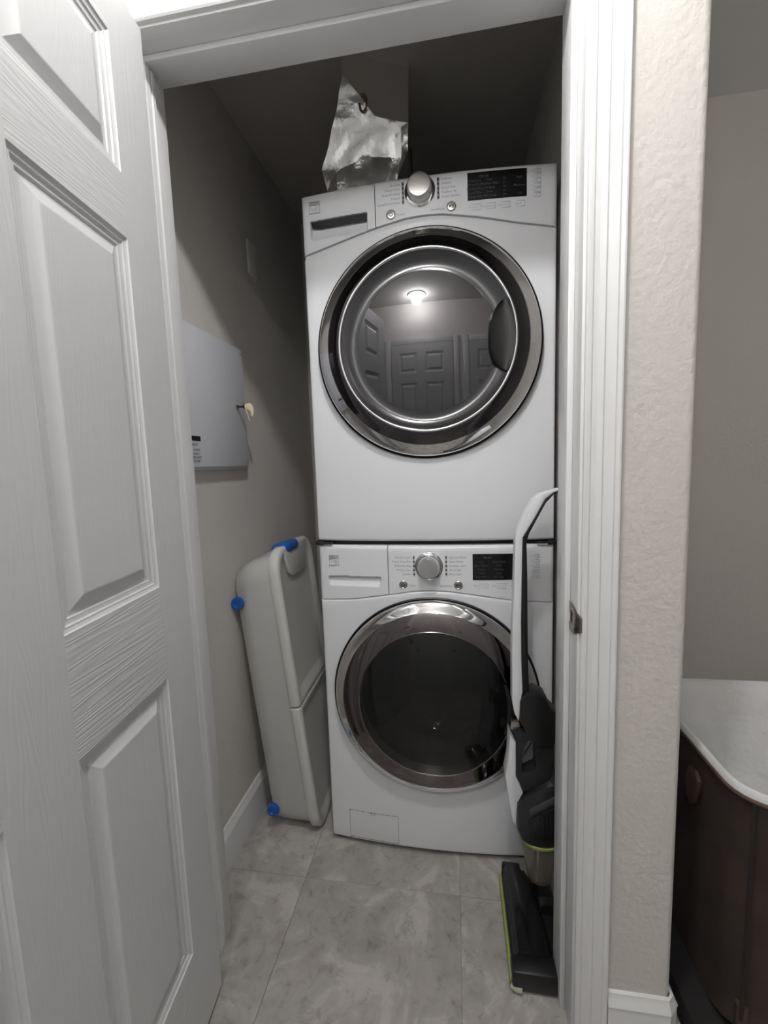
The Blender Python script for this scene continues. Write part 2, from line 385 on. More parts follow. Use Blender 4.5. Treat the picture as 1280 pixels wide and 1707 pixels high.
def hall_door(name, x, label, W):
    d = st(make_door(name, .813), label, 'door'); d.location = (x, YH+.025, .012); d.scale = (W/.813, 1, 1)
    knob(d, .07, .92)
    bm = bmesh.new()
    for a, b_, c, e in ((x-.066, x-.004, 0, 2.11), (x+W+.004, x+W+.066, 0, 2.11), (x-.004, x+W+.004, 2.046, 2.11)): add_box(bm, a, b_, YH, YH+.018, c, e, .004)
    return d, bm
dd, bm = hall_door('door_2', -.50, 'closed white six panel door across the hall, seen mirrored in the dryer glass', .68)
st(obj('trim_2', bm, M['trim'], None, 30), 'white casing of the closed hall door', 'door frame')
dd, bm = hall_door('door_3', .36, 'second closed white six panel door across the hall', .68)
st(obj('trim_3', bm, M['trim'], None, 30), 'white casing of the second hall door', 'door frame')

# ------------------------------------------------------------------ ceiling lamps of the hall
def lamp(pos, r, m, label, big):
    root = tag(empty('ceiling_lamp', (pos[0], pos[1], ZH)), label, 'lamp')
    dz = pos[2]-ZH
    bm = bmesh.new(); lathe_z(bm, [(0, 0), (big, 0), (big, -.008), (big*.6, -.014), (.02, -.016), (0, -.016)], 0, 0, 32); obj('canopy', bm, M['trim'], root, 40)
    bm = bmesh.new(); bmesh.ops.create_uvsphere(bm, u_segments=24, v_segments=16, radius=r)
    bmesh.ops.scale(bm, verts=bm.verts, vec=(1, 1, .9)); bmesh.ops.translate(bm, verts=bm.verts, vec=(0, 0, dz)); obj('bulb', bm, m, root, True)
    return root
lamp(LAMP_POS, LAMP_R, M['bulb'], 'small bright round ceiling lamp in the hall just before the closet door', .07)
lamp(LAMP2_POS, .05, M['bulb2'], 'weaker ceiling lamp near the far hall doors', .09)

# ------------------------------------------------------------------ the two machines
HW = .343; BOW = .022
def bow(x): return -BOW*(1-(x/HW)**2)
def add_shell(bm, H, y0=.006, y1=.72):
    add_box(bm, -HW, HW, y0+.02, y1, .02, H, .008)
def fascia_grid(bm, x0, x1, zlo, ztop, nx, nz, disp=None, round_l=True, round_r=True):
    """bowed panel between the curve zlo(x) and ztop with edges rolled back"""
    def roll(d, R=.012): return 0 if d > R else R-math.sqrt(max(0, R*R-(R-d)**2))
    xs = [x0+(x1-x0)*i/nx for i in range(nx+1)]
    if round_l: xs = [x0, x0+.0008, x0+.003, x0+.007]+[x for x in xs if x > x0+.009]
    if round_r: xs = [x for x in xs if x < x1-.009]+[x1-.007, x1-.003, x1-.0008, x1]
    g = []
    for x in xs:
        lo = zlo(x); zz = [lo+(ztop-lo)*j/nz for j in range(nz)]; zz = [z for z in zz if z < ztop-.013]+[ztop-.010, ztop-.005, ztop-.0015, ztop]
        row = []
        for z in zz:
            y = bow(x)+roll(ztop-z)
            if round_l: y = max(y, bow(x)+roll(x-x0))
            if round_r: y = max(y, bow(x)+roll(x1-x))
            if disp: y += disp(x, z)
            row.append(bm.verts.new((x, y, z)))
        g.append(row)
    n = min(len(r) for r in g); 
    for A, B in zip(g, g[1:]):
        for j in range(n-1): bm.faces.new((A[j], B[j], B[j+1], A[j+1]))
    # return edges going back
    per = [r[0] for r in g]+g[-1][1:n]+[r[n-1] for r in g[::-1]][1:]+g[0][n-2:0:-1]
    bk = [bm.verts.new((v.co.x, .03, v.co.z)) for v in per]
    for k in range(len(per)):
        q = (k+1) % len(per); bm.faces.new((per[k], bk[k], bk[q], per[q]))
def machine(name, z0, P, label, cat):
    root = tag(empty(name, (0, 0, z0)), label, cat)
    H = P['H']; cz = P['cz']; seam = lambda x: lerp_tab(P['seam'], x)
    bm = bmesh.new(); add_shell(bm, H-.004); 
    for f in [f for f in bm.faces if abs(f.normal.y) > .9 and f.calc_center_median().y < .1]: bm.faces.remove(f)
    obj('cabinet', bm, M['white'], root, 40)
    # lower front panel round the porthole
    bm = bmesh.new(); zb = P['zb']
    ang = sorted(set([2*PI*k/144 for k in range(144)]+[math.atan2(a-cz, b) % (2*PI) for a in (seam(HW), zb) for b in (HW, -HW)]))
    def edge(a):
        c, s = math.cos(a), math.sin(a); best = 9
        if abs(c) > 1e-9:
            t = HW/abs(c); 
            if zb-1e-6 <= cz+s*t <= seam(c*t)+1e-6: best = min(best, t)
        if s < -1e-9:
            t = (zb-cz)/s
            if abs(c*t) <= HW+1e-6: best = min(best, t)
        if s > 1e-9:
            lo, hi = .1, 1.
            for _ in range(40):
                mid = (lo+hi)/2
                if cz+s*mid < seam(c*mid): lo = mid
                else: hi = mid
            if abs(c*lo) <= HW+1e-4: best = min(best, lo)
        return best
    L = []
    for a in ang:
        c, s = math.cos(a), math.sin(a); e = edge(a); row = []
        for t, back in ((.262, 0), (.285, 0), (.300, 0)): row.append((t, back))
        for k in (.25, .5, .75): row.append((.304+(e-.010-.304)*k, 0))
        row += [(e-.010, 0), (e-.005, .0012), (e-.0015, .0045), (e, .010), (e, .04)]
        L.append([bm.verts.new((c*t, bow(c*t)+bk, cz+s*t)) for t, bk in row])
    n = len(L)
    for i in range(n):
        A, B = L[i], L[(i+1) % n]
        for k in range(len(A)-1): bm.faces.new((A[k], B[k], B[k+1], A[k+1]))
    fp = obj('front_panel', bm, M['white'], root, 50)
    # toe kick and feet under the body
    bm = bmesh.new(); add_box(bm, -HW+.012, HW-.012, .012, .70, P['zkick'], zb+.01, .004); obj('toe_kick', bm, M['black'], root, 40)
    # control fascia and drawer front
    XD = P['xd']; g = .0011
    slot = P['slot']
    def disp(x, z):
        x0, x1, za, zb_ = slot
        if x < x0 or x > x1 or z < za or z > zb_: return 0
        r = .010
        if x < x0+r and z < za+r and (x-x0-r)**2+(z-za-r)**2 > r*r: return 0
        if x > x1-r and z < za+r and (x-x1+r)**2+(z-za-r)**2 > r*r: return 0
        return P['sd']*((z-za)/(zb_-za))**P['sp']
    bm = bmesh.new(); fascia_grid(bm, -HW, XD-g, lambda x: seam(x)+.0012, H, 60, 64, disp, True, False); dr = obj('drawer_front', bm, M['whitep'], root, 45)
    if P['dark']:
        x0, x1, za, zb_ = slot
        bm = bmesh.new(); zm = za+(zb_-za)*.62
        xs = [x0+.002+(x1-x0-.004)*k/12 for k in range(13)]
        lo = [bm.verts.new((x, bow(x)+P['sd']*.42, zm+(.006*max(0, 1-(k/1.5)) if k < 2 else 0))) for k, x in enumerate(xs)]
        hi = [bm.verts.new((x, bow(x)+.0006, zb_-.002)) for x in xs]
        for k in range(12): bm.faces.new((lo[k], lo[k+1], hi[k+1], hi[k]))
        o = obj('grip_slot', bm, M['softblack'], dr, 40); o['label'] = 'dark slot of the grip'
    bm = bmesh.new(); fascia_grid(bm, XD+g, HW, lambda x: seam(x)+.0012, H, 48, 14, None, False, True); cp = obj('control_panel', bm, M['whitep'], root, 45)
    box('seam_filler', (-HW+.01, HW-.01, .031, .04, min(seam(HW), seam(-HW))-.02, H-.02), M['gasket'], root)
    # logo square on the drawer front
    lx, lz = P['logo']
    bm = bmesh.new()
    s_ = .0155
    for a, b, c, d in ((-s_, s_, s_-.0018, s_), (-s_, s_, -s_, -s_+.0018), (-s_, -s_+.0016, -s_, s_), (s_-.0016, s_, -s_, s_), (-s_, s_, s_*.38, s_*.5)):
        add_box(bm, lx+a, lx+b, bow(lx+max(a, b))-.0008, bow(lx), lz+c, lz+d)
    add_box(bm, lx-s_+.003, lx+s_-.003, bow(lx+s_)-.0008, bow(lx), lz+s_*.6, lz+s_*.78)
    obj('logo_square', bm, M['inkl'], dr)
    text_obj('logo_lettering', [('HE', lx, lz-s_*.35, .016, 'CENTER')], M['inkl'], dr, bow, .0006)
    # dial
    dx, dz = P['dial']; yb = bow(dx)
    bm = bmesh.new(); lathe_y(bm, [(.041, yb+.002), (.0405, yb-.002), (.036, yb-.005), (.0335, yb-.006)], dx, dz, 48); obj('dial_bezel', bm, M['chrome'], cp, 40)
    bm = bmesh.new(); lathe_y(bm, [(.034, yb-.004), (.0325, yb-.012), (.0305, yb-.030), (.0285, yb-.034), (.024, yb-.0345), (0, yb-.0335)], dx, dz, 48); obj('dial', bm, M['steel'] if P['dark'] else M['chrome'], cp, 25)
    # round buttons
    for k, (bx, bz) in enumerate(P['btn']):
        y = bow(bx); bm = bmesh.new(); lathe_y(bm, [(.0125, y+.001), (.0122, y-.002), (.0105, y-.0032), (.0095, y-.0024), (0, y-.0030)], bx, bz, 28)
        b_ = obj('button', bm, M['steel'], cp, 30)
        if k == 0:
            bm = bmesh.new(); lathe_y(bm, [(.0052, y-.0042), (.0040, y-.0042)], bx, bz, 20, a0=PI*.65, a1=PI*2.35); add_box(bm, bx-.0006, bx+.0006, y-.0044, y-.0040, bz+.001, bz+.0065)
        else:
            bm = bmesh.new(); y -= .0042
            bm.faces.new([bm.verts.new((bx-.0055, y, bz-.004)), bm.verts.new((bx-.0055, y, bz+.004)), bm.verts.new((bx-.0005, y, bz))])
            for q in (.001, .004): add_box(bm, bx+q, bx+q+.0018, y-.0002, y+.0002, bz-.004, bz+.004)
        obj('button_symbol', bm, M['softblack'], cp)
    # indicator strips
    for sx, za, zb_ in P['strip']:
        bm = bmesh.new(); n = 5
        add_box(bm, sx-.0028, sx+.0028, bow(sx)-.0004, bow(sx)+.001, za, zb_)
        o = obj('indicator_strip', bm, M['ink'] if P['dark'] else M['inkl'], cp)
        bm = bmesh.new()
        for k in range(n):
            zc = zb_-(zb_-za)*(k+.5)/n; lathe_y(bm, [(.0028, bow(sx)-.0006), (.002, bow(sx)-.0014), (0, bow(sx)-.0014)], sx, zc, 10)
        obj('indicator_lights', bm, M['softblack'], cp)['kind'] = 'stuff'
    its = []
    for (sx, za, zb_), names, al, off in zip(P['strip'], P['cycles'], ('RIGHT', 'LEFT'), (-.008, .008)):
        for k, s in enumerate(names): its.append((s, sx+off, zb_-(zb_-za)*(k+.5)/5, .0085, al))
    its += [('Power', P['btn'][0][0]+.017, P['btn'][0][1]-.003, .008, 'LEFT'), ('Start/Pause', P['btn'][1][0]-.017, P['btn'][1][1]-.003, .008, 'RIGHT')]
    text_obj('cycle_lettering', its, M['ink'], cp, bow)
    # display
    x0, x1, za, zb_ = P['disp']
    bm = bmesh.new(); n = 10; g0 = []
    for k in range(n+1):
        x = x0+(x1-x0)*k/n; g0.append([bm.verts.new((x, bow(x)+a, z)) for a, z in ((.002, za), (-.0008, za), (-.0008, zb_), (.002, zb_))])
    for A, B in zip(g0, g0[1:]):
        for k in range(3): bm.faces.new((A[k], B[k], B[k+1], A[k+1]))
    bm.faces.new(g0[0]); bm.faces.new(g0[-1])
    obj('display', bm, M['gloss'], cp)
    its = []
    for c, colm in enumerate(P['lcd']):
        for k, s in enumerate(colm):
            if s: its.append((s, x0+(x1-x0)*(c+.5)/len(P['lcd']), za+(zb_-za)*(.70-.145*k), .0085, 'CENTER'))
    its.append(('88:88', x0+(x1-x0)*.28, zb_-.011, .011, 'CENTER'))
    text_obj('display_lettering', its, M['lcdink'], cp, lambda x: bow(x)-.0009)
    # touch keys: outlined rectangles with lettering
    its = []
    def key(bm, x, z, w_, h):
        t = .0007
        for a, b, c, d in ((x, x+w_, z, z+t), (x, x+w_, z+h-t, z+h), (x, x+t, z, z+h), (x+w_-t, x+w_, z, z+h)):
            add_box(bm, a, b, bow(x+w_/2)-.0004, bow(x+w_/2)+.001, c, d)
    nk = P['nk']; kw = (x1-x0)/nk
    for k in range(nk):
        bm = bmesh.new(); key(bm, x0+kw*k, P['kz'], kw*.88, .0145); obj('touch_key', bm, M['inkl'], cp)
        its.append((P['keys'][k], x0+kw*(k+.44), P['kz']+.007, .0075, 'CENTER'))
    for k, s in enumerate(P['side']):
        bm = bmesh.new(); zz = P['sz'][1]-(P['sz'][1]-P['sz'][0])*(k+1)/len(P['side']); key(bm, P['sx'], zz+.001, .028, .0095); obj('touch_key', bm, M['inkl'], cp)
        its.append((s, P['sx']+.014, zz+.0055, .0066, 'CENTER'))
    text_obj('key_lettering', its, M['inkl'], cp, bow)
    # porthole door
    r1, r2, r3 = P['rings']
    yo = -.025
    bm = bmesh.new(); lathe_y(bm, [(.306, .012), (.306, yo-.001), (.3035, yo-.0025), (.300, yo+.002)], 0, cz, 128); obj('door_gasket', bm, M['black'], root, 40)
    bm = bmesh.new(); lathe_y(bm, [(.298, yo+.030), (.3005, yo-.004), (.299, yo-.010), (.295, yo-.015), (.285, yo-.022), (.275, yo-.0285), (r1+.001, yo-.032), (r1, yo-.030)], 0, cz, 160)
    dring = obj('porthole_door', bm, M['chrome'], root, 60)
    dring['label'] = 'round porthole door with chrome rim'
    bm = bmesh.new(); lathe_y(bm, [(r1+.002, yo-.030), (r1-.001, yo-.0315), (r1-.012, yo-.0365), (r2+.008, yo-.0445), (r2, yo-.046)], 0, cz, 160); obj('smoked_ring', bm, P['smoke'], dring, 60)
    if P['dark']:
        bm = bmesh.new(); lathe_y(bm, [(r2+.002, yo-.044), (r2+.001, yo-.049), (r2-.002, yo-.0505), (r2-.005, yo-.049), (r2-.007, yo-.044)], 0, cz, 160); obj('inner_ring', bm, M['chrome'], dring, 60)
        bm = bmesh.new(); lathe_y(bm, [(r2-.004, yo-.046), (r2-.012, yo-.040), (r2-.024, yo-.030), (r3+.012, yo-.026), (r3, yo-.029)], 0, cz, 128); obj('glass_collar', bm, M['bowl'], dring, 60)
        Rg = 2.6
        bm = bmesh.new(); n = 14
        lathe_y(bm, [(r3*(1-k/n), yo-.029-((r3**2)-(r3*(1-k/n))**2)/(2*Rg)) for k in range(n+1)], 0, cz, 128); obj('porthole_glass', bm, M['mirrorglass'], dring, 60)
    else:
        bm = bmesh.new(); lathe_y(bm, [(r2+.002, yo-.045), (r2-.001, yo-.0468), (r2-.003, yo-.0455)], 0, cz, 160); obj('inner_ring', bm, M['smokew'], dring, 60)
        bm = bmesh.new(); n = 16; Rg = .62
        lathe_y(bm, [(r2-.003-(r2-.003)*k/n, yo-.0445-(((r2-.003)**2)-((r2-.003)*(1-k/n))**2)/(2*Rg)) for k in range(n+1)], 0, cz, 128); obj('porthole_glass', bm, M['washglass'], dring, 60)
        # the bowl, the gasket and the drum behind the glass
        bm = bmesh.new(); lathe_y(bm, [(.216, -.03), (.205, .0), (.185, .03), (.178, .055), (.160, .085), (.12, .105), (.06, .115), (0, .117)], 0, cz, 96); obj('glass_bowl', bm, M['washglass'], dring, 60)
        bm = bmesh.new(); lathe_y(bm, [(.262, -.015), (.235, .02), (.215, .05), (.222, .06), (.212, .07), (.220, .08), (.210, .10), (.245, .11), (.255, .16), (.255, .50), (.12, .50), (.11, .48), (0, .48)], 0, cz, 96); obj('drum', bm, M['drum'], root, 30)
        for k in range(3):
            a = PI*.5+k*2*PI/3
            bm = bmesh.new()
            pr = [(-.03, .255), (-.012, .205), (0, .195), (.012, .205), (.03, .255)]
            r0 = [[bm.verts.new((math.cos(a)*r-math.sin(a)*t, y, cz+math.sin(a)*r+math.cos(a)*t)) for t, r in pr] for y in (.14, .48)]
            for q in range(4): bm.faces.new((r0[0][q], r0[0][q+1], r0[1][q+1], r0[1][q]))
            bm.faces.new(r0[0]); obj('drum_lifter', bm, M['drum'], root, 30)
    # pull grip in the right of the ring
    bm = bmesh.new(); n = 18; A0 = P['grip']
    arc_ = [(math.cos(a)*(r2-.004), math.sin(a)*(r2-.004)) for a in [-A0+2*A0*k/n for k in range(n+1)]]
    inn = []
    for k in range(n+1):
        t = -1+2*k/n; zz = arc_[k][1]; inn.append((P['gx']-.008+.026*abs(t)**3.5, zz*.94))
    rows = []
    for f, y in ((-.05, yo-.040), (0, yo-.0505), (.15, yo-.0480), (.5, yo-.0455), (.85, yo-.0475), (1, yo-.0490), (1.1, yo-.030)):
        rows.append([bm.verts.new((a[0]+(b[0]-a[0])*f, y, cz+a[1]+(b[1]-a[1])*f)) for a, b in zip(arc_, inn)])
    for A, B in zip(rows, rows[1:]):
        for k in range(n): bm.faces.new((A[k], A[k+1], B[k+1], B[k]))
    o = obj('pull_grip', bm, M['black'] if not P['dark'] else M['gripdark'], dring, 60); o['label'] = 'dark hollow pull grip'
    return root, cp, fp
M['gripdark'] = mat('gloss_black_grip', (.004, .004, .0045), .3, spec=.3)

DZ = .998
dryer, dcp, dfp = machine('clothes_dryer', DZ, dict(H=.979, cz=.543, zb=.0, zkick=.001, xd=-.130,
    seam=[(-HW, .818), (-.246, .838), (-.143, .860), (-.05, .876), (0, .878), (.05, .876), (.143, .860), (.246, .838), (HW, .822)],
    slot=(-.317, -.153, .856, .905), sd=.020, sp=.8, dark=True, logo=(-.3025, .940), dial=(-.009, .938), btn=((-.0875, .889), (.073, .891)),
    strip=((-.0535, .911, .966), (.0395, .912, .966)), cycles=(('Normal', 'Heavy Duty', 'Bulky/Bedding', 'Towels', 'Casual/Perm Press'), ('Delicate', 'Sanitize', 'Speed Dry', 'Freshen Up', 'Steam Sanitize')),
    disp=(.115, .265, .900, .967), lcd=(('Very Dry', 'More Dry', 'Normal Dry', 'Less Dry', 'Damp Dry'), ('High', 'Medium High', 'Medium', 'Low', 'Ultra Low'), ('60', '50', '40', '30', '20'), ('High', '', 'Medium', '', 'Off')),
    nk=4, kz=.8765, keys=('Dryness', 'Temperature', 'Time Dry', 'Signal'), side=('Wrinkle', 'Damp', 'Static', 'Custom', 'Rack', 'Lock'), sx=.2725, sz=(.896, .964),
    rings=(.268, .234, .183), smoke=M['smoke'], grip=.40, gx=.176),
    'white front loading dryer on top of the stack with grey mirrored porthole glass', 'dryer')
washer, wcp, wfp = machine('washing_machine', 0, dict(H=.985, cz=.527, zb=.016, zkick=.0, xd=-.127,
    seam=[(-HW, .815), (-.235, .822), (-.13, .838), (-.05, .851), (0, .853), (.05, .851), (.13, .840), (.235, .824), (HW, .817)],
    slot=(-.312, -.152, .861, .891), sd=.016, sp=.7, dark=False, logo=(-.294, .940), dial=(-.007, .926), btn=((-.083, .870), (.076, .870)),
    strip=((-.0505, .895, .957), (.0425, .896, .957)), cycles=(('Normal Cycle', 'Heavy Duty Plus', 'Bulky Bedding', 'Whites Care', 'Sanitize'), ('Express Wash', 'Hand Wash', 'Delicate Care', 'Wool Silk', 'Rinse Spin')),
    disp=(.117, .265, .885, .961), lcd=(('Hot', 'Extra Warm', 'Warm', 'Cold', 'Tap Cold'), ('Extra High', 'High', 'Medium', 'Low', 'No Spin'), ('Heavy', '', 'Normal', '', 'Light')),
    nk=3, kz=.8605, keys=('Water Temp', 'Spin Speed', 'Soil Level'), side=('Prewash', 'Rinse', 'Steam', 'Delay', 'Custom'), sx=.274, sz=(.887, .963),
    rings=(.270, .220, .18), smoke=M['smokew'], grip=.36, gx=.176),
    'white front loading washing machine at the bottom with dark see-through porthole', 'washing machine')
# service hatch low on the washer
bm = bmesh.new(); x0, x1, za, zb_ = -.281, -.121, .027, .121; t = .0012
for a, b, c, d in ((x0, x1, za, za+t), (x0, x1, zb_-t, zb_), (x0, x0+t, za, zb_), (x1-t, x1, za, zb_)):
    n = 8
    for k in range(n if b-a > .01 else 1):
        nn = n if b-a > .01 else 1
        xa, xb = a+(b-a)*k/nn, a+(b-a)*(k+1)/nn; add_box(bm, xa, xb, bow((xa+xb)/2)-.0006, bow((xa+xb)/2)+.002, c, d)
h_ = obj('service_hatch', bm, M['ink'], washer)
bm = bmesh.new(); yh = bow(-.2)
lathe_y(bm, [(.0085, yh-.0012), (.0065, yh-.0014)], -.203, .120, 16, a0=PI, a1=2*PI); add_box(bm, -.2115, -.1945, yh-.0014, yh, .1195, .1208)
obj('hatch_tab', bm, M['ink'], washer)
# stacking kit between the machines
sk = tag(empty('stacking_bracket', (0, 0, .985)), 'black stacking kit strip joining dryer and washer', 'bracket')
box('spacer', (-.330, .330, .012, .66, .0, .0125), M['black'], sk, .002)
for sx in (-1, 1):
    box('rail', (sx*.337-.012, sx*.337+.012, -.004, .60, .0, .0125), M['black'], sk, .002)
    box('clip', (sx*.318-.022, sx*.318+.022, -.009, -.003, .003, .0095), M['softblack'], sk, .0015)
# lime sticker at the washer's upper right corner
bm = bmesh.new(); y = bow(.255)-.0006
bm.faces.new([bm.verts.new((x, bow(x)-.0008, z)) for x, z in ((.243, .946), (.268, .948), (.262, .955), (.252, .962), (.243, .963))])
tag(obj('sticker', bm, M['green']), 'lime green torn sticker on the washer top right corner behind the vacuum handle', 'sticker')

# ------------------------------------------------------------------ foil duct behind the dryer top
D = {'L1': (-0.248, 0.067, 2.22), 'L2': (-0.281, 0.099, 2.167), 'L3': (-0.313, 0.13, 2.116), 'M0': (-0.17, 0.06, 2.242), 'M1': (-0.203, 0.084, 2.201), 'M2': (-0.175, 0.085, 2.203), 'M3': (-0.138, 0.083, 2.211), 'M4': (-0.088, 0.096, 2.197), 'F1': (-0.272, 0.137, 2.11), 'F2': (-0.187, 0.128, 2.136), 'F3': (-0.124, 0.117, 2.16), 'F4': (-0.091, 0.11, 2.176), 'R1': (-0.067, 0.105, 2.186), 'P1': (-0.218, 0.055, 2.384), 'P2': (-0.13, 0.125, 2.384), 'P3': (-0.046, 0.158, 2.384), 'R2': (-0.051, 0.12, 2.133), 'R3': (-0.072, 0.135, 2.125), 'R4': (-0.087, 0.15, 2.073), 'Q': (-0.101, 0.135, 2.129), 'S1': (-0.046, 0.13, 2.283), 'S2': (-0.045, 0.1, 2.19), 'B00': (-0.311, 0.17, 2.082), 'R5': (-0.102, 0.15, 1.979), 'B1': (-0.272, 0.175, 1.979), 'B2': (-0.165, 0.16, 1.979), 'B0': (-0.3, 0.185, 1.979), 'K': (-.216, .028, 2.288)}
bm = bmesh.new(); dv = {k: bm.verts.new(p) for k, p in D.items()}
front = ['K L1 M0', 'P1 L1 K', 'P1 K M0', 'P1 M0 P2', 'P2 M0 S1', 'P2 S1 P3', 'M0 M3 S1', 'M3 S2 S1', 'M3 M4 S2', 'M4 R1 S2', 'L1 M1 M0', 'M0 M1 M2', 'M0 M2 M3', 'L1 L2 M1', 'L2 L3 F1', 'L2 F1 M1', 'M1 F1 F2', 'M1 F2 M2', 'M2 F2 F3', 'M2 F3 M3', 'M3 F3 F4', 'M3 F4 M4', 'M4 F4 R1', 'S2 R1 R2', 'R1 R3 R2', 'R1 F4 Q', 'R1 Q R3', 'R2 R3 R4', 'R3 Q R4', 'F4 F3 Q', 'F3 F2 Q', 'F2 B2 Q', 'Q B2 R4', 'R4 B2 R5', 'F2 F1 B2', 'F1 B1 B2', 'L3 B00 F1', 'F1 B00 B1', 'B00 B0 B1']
for t in front: bm.faces.new([dv[k] for k in t.split()])
outl = 'P1 L1 L2 L3 B00 B0'.split(); outr = 'P3 S1 S2 R2 R4 R5'.split()
for ol in (outl, outr):
    bk = [bm.verts.new((D[k][0]+(.012 if ol is outl else -.012), max(D[k][1]+.10, .27), D[k][2])) for k in ol]
    for k in range(len(ol)-1): bm.faces.new((dv[ol[k]], dv[ol[k+1]], bk[k+1], bk[k]))
    if ol is outl: bl = bk
    else: br = bk
for k in range(len(bl)-1): bm.faces.new((bl[k], bl[k+1], br[k+1], br[k]))
bmesh.ops.subdivide_edges(bm, edges=bm.edges[:], cuts=3, use_grid_fill=True)
for v in bm.verts:
    if 1.985 < v.co.z < 2.38:
        n = noise.noise_vector(v.co*26); v.co += Vector((n.x*.5, n.y, n.z*.5))*.0045
fd = tag(empty('foil_duct', (0, 0, 0)), 'crumpled silver foil vent duct rising behind the dryer top', 'duct')
obj('foil_sleeve', bm, M['foil'], fd, 18)
bm = bmesh.new(); add_tube(bm, [(-.167+.011*math.cos(a), .062-.004*math.cos(a), 2.232+.022*math.sin(a)) for a in [2*PI*k/16 for k in range(17)]], .0032, 8)
o = obj('clamp_loop', bm, M['brass'], fd, 60); o['label'] = 'brown metal loop'
bm = bmesh.new(); add_tube(bm, [(-.234, .100, 2.353), (-.207, .085, 2.315), (-.178, .074, 2.276), (-.170, .062, 2.254)], .0022, 6); obj('tie_string', bm, M['black'], fd, 60)
bm = bmesh.new(); add_tube(bm, [(-.071, .5, 1.978), (-.070, .5, 2.15), (-.070, .5, 2.30), (-.071, .5, ZC)], .004, 8)
tag(obj('cord', bm, M['greycord'], None, 60), 'thin grey cord hanging right of the foil duct', 'cord')

# ------------------------------------------------------------------ wall box, key, blank plate
eb = tag(empty('breaker_panel', (XL, 0, 0)), 'grey white metal service panel on the left closet wall with black printed sticker', 'panel')
box('back_box', (.0, .018, -.217, .136, 1.224, 1.610), M['panelpaint'], eb, .002)
box('cover', (.018, .026, -.220, .140, 1.232, 1.612), M['panelpaint'], eb, .002)
for y, z in ((.128, 1.596), (.128, 1.245), (-.208, 1.596), (-.208, 1.245)):
    bm = bmesh.new(); bmesh.ops.create_uvsphere(bm, u_segments=10, v_segments=6, radius=.003); bmesh.ops.translate(bm, verts=bm.verts, vec=(.026, y, z)); obj('screw', bm, M['steel'], eb, True)
bm = bmesh.new(); add_tube(bm, [(.025, .078, 1.421), (.031, .078, 1.421)], .007, 14); obj('lock', bm, M['steel'], eb, 40)
# printed sticker text on the cover: lettering faces +x
def wall_text(name, items, m, parent, x):
    o = text_obj(name, items, m, parent, lambda q: 0)
    for v in o.data.vertices: a, b = v.co.x, v.co.z; v.co = (x, a, b)
    return o
box('sticker_bar', (.026, .0266, -.215, -.142, 1.303, 1.316), M['black'], eb)
wall_text('sticker_lettering', [('SERVICE', -.158, 1.293, .011, 'RIGHT'), ('VOLTS 120/240', -.148, 1.279, .010, 'RIGHT'), ('PHASE 1', -.152, 1.268, .008, 'RIGHT'), ('SURFACE MOUNT', -.143, 1.258, .011, 'RIGHT'), ('ENCLOSURE 1', -.143, 1.248, .011, 'RIGHT')], M['black'], eb, .0266)
ky = tag(empty('key', (XL+.026, .078, 1.421)), 'small key with a cream tag left in the lock of the wall panel', 'key')
bm = bmesh.new(); add_box(bm, 0, .024, -.0012, .0012, -.003, .003); lathe_y(bm, [(0, -.0015), (.008, -.0015), (.008, .0015), (0, .0015)], .030, 0, 16); obj('key_blade', bm, M['softblack'], ky, 40)
bm = bmesh.new(); add_prism(bm, [(.030, .006), (.046, .010), (.056, .004), (.060, -.012), (.058, -.030), (.052, -.034), (.049, -.016), (.040, -.010), (.031, -.008)], -.005, -.003, .0005); o = obj('key_tag', bm, M['tag'], ky, 30); o['label'] = 'cream paper tag'
bm = bmesh.new(); add_tube(bm, [(.030, -.002, -.004), (.040, -.006, -.024), (.044, -.004, -.046)], .0012, 6); obj('tag_string', bm, M['tag'], ky, 60)
bp_ = tag(empty('blank_plate', (XL, 0, 0)), 'small white blank cover plate high on the left closet wall', 'wall plate')
box('plate', (0, .006, .284, .354, 1.915, 2.030), mat('wall_toned_plate', (.76, .74, .71), .45), bp_, .002)
for z in (1.932, 2.013):
    bm = bmesh.new(); bmesh.ops.create_uvsphere(bm, u_segments=8, v_segments=6, radius=.003); bmesh.ops.translate(bm, verts=bm.verts, vec=(.006, .319, z)); obj('screw', bm, M['trim'], bp_, True)

# ------------------------------------------------------------------ under-bed storage bin leaning on the left wall
BL, BW, BT = .966, .36, .140
sb = tag(empty('storage_bin', (-.398, .0, .0)), 'frosted under-bed storage bin with blue wheels stood on end against the left wall', 'storage bin')
sb.rotation_euler = (0, math.radians(-5.9), math.radians(1))
def rrect(L0, L1, W0, W1, r, n=6):
    pts = []
    for cx, cy, a0 in ((L1-r, W1-r, 0), (L0+r, W1-r, PI/2), (L0+r, W0+r, PI), (L1-r, W0+r, 1.5*PI)):
        for k in range(n+1):
            a = a0+PI/2*k/n; pts.append((cx+r*math.cos(a), cy+r*math.sin(a)))
    return pts
def loft(bm, secs, cap0=True, cap1=True):      # secs: (x, L0, L1, W0, W1, r): length runs up z, width along y
    R = []
    for x, L0, L1, W0, W1, r in secs: R.append([bm.verts.new((x, w_, l)) for l, w_ in rrect(L0, L1, W0, W1, r)])
    for A, B in zip(R, R[1:]):
        n = len(A)
        for k in range(n): bm.faces.new((A[k], A[(k+1) % n], B[(k+1) % n], B[k]))
    if cap0: bm.faces.new(R[0])
    if cap1: bm.faces.new(R[-1])
bm = bmesh.new()
loft(bm, [(-BT-.012, .035, BL-.062, .030, BW-.030, .06), (-BT-.004, .026, BL-.050, .020, BW-.020, .065), (-.10, .020, BL-.030, .013, BW-.012, .07), (-.03, .014, BL-.020, .008, BW-.007, .07), (-.010, .012, BL-.016, .006, BW-.006, .07)], True, False)
obj('bin_body', bm, M['bin'], sb, 50)
ZM = .455
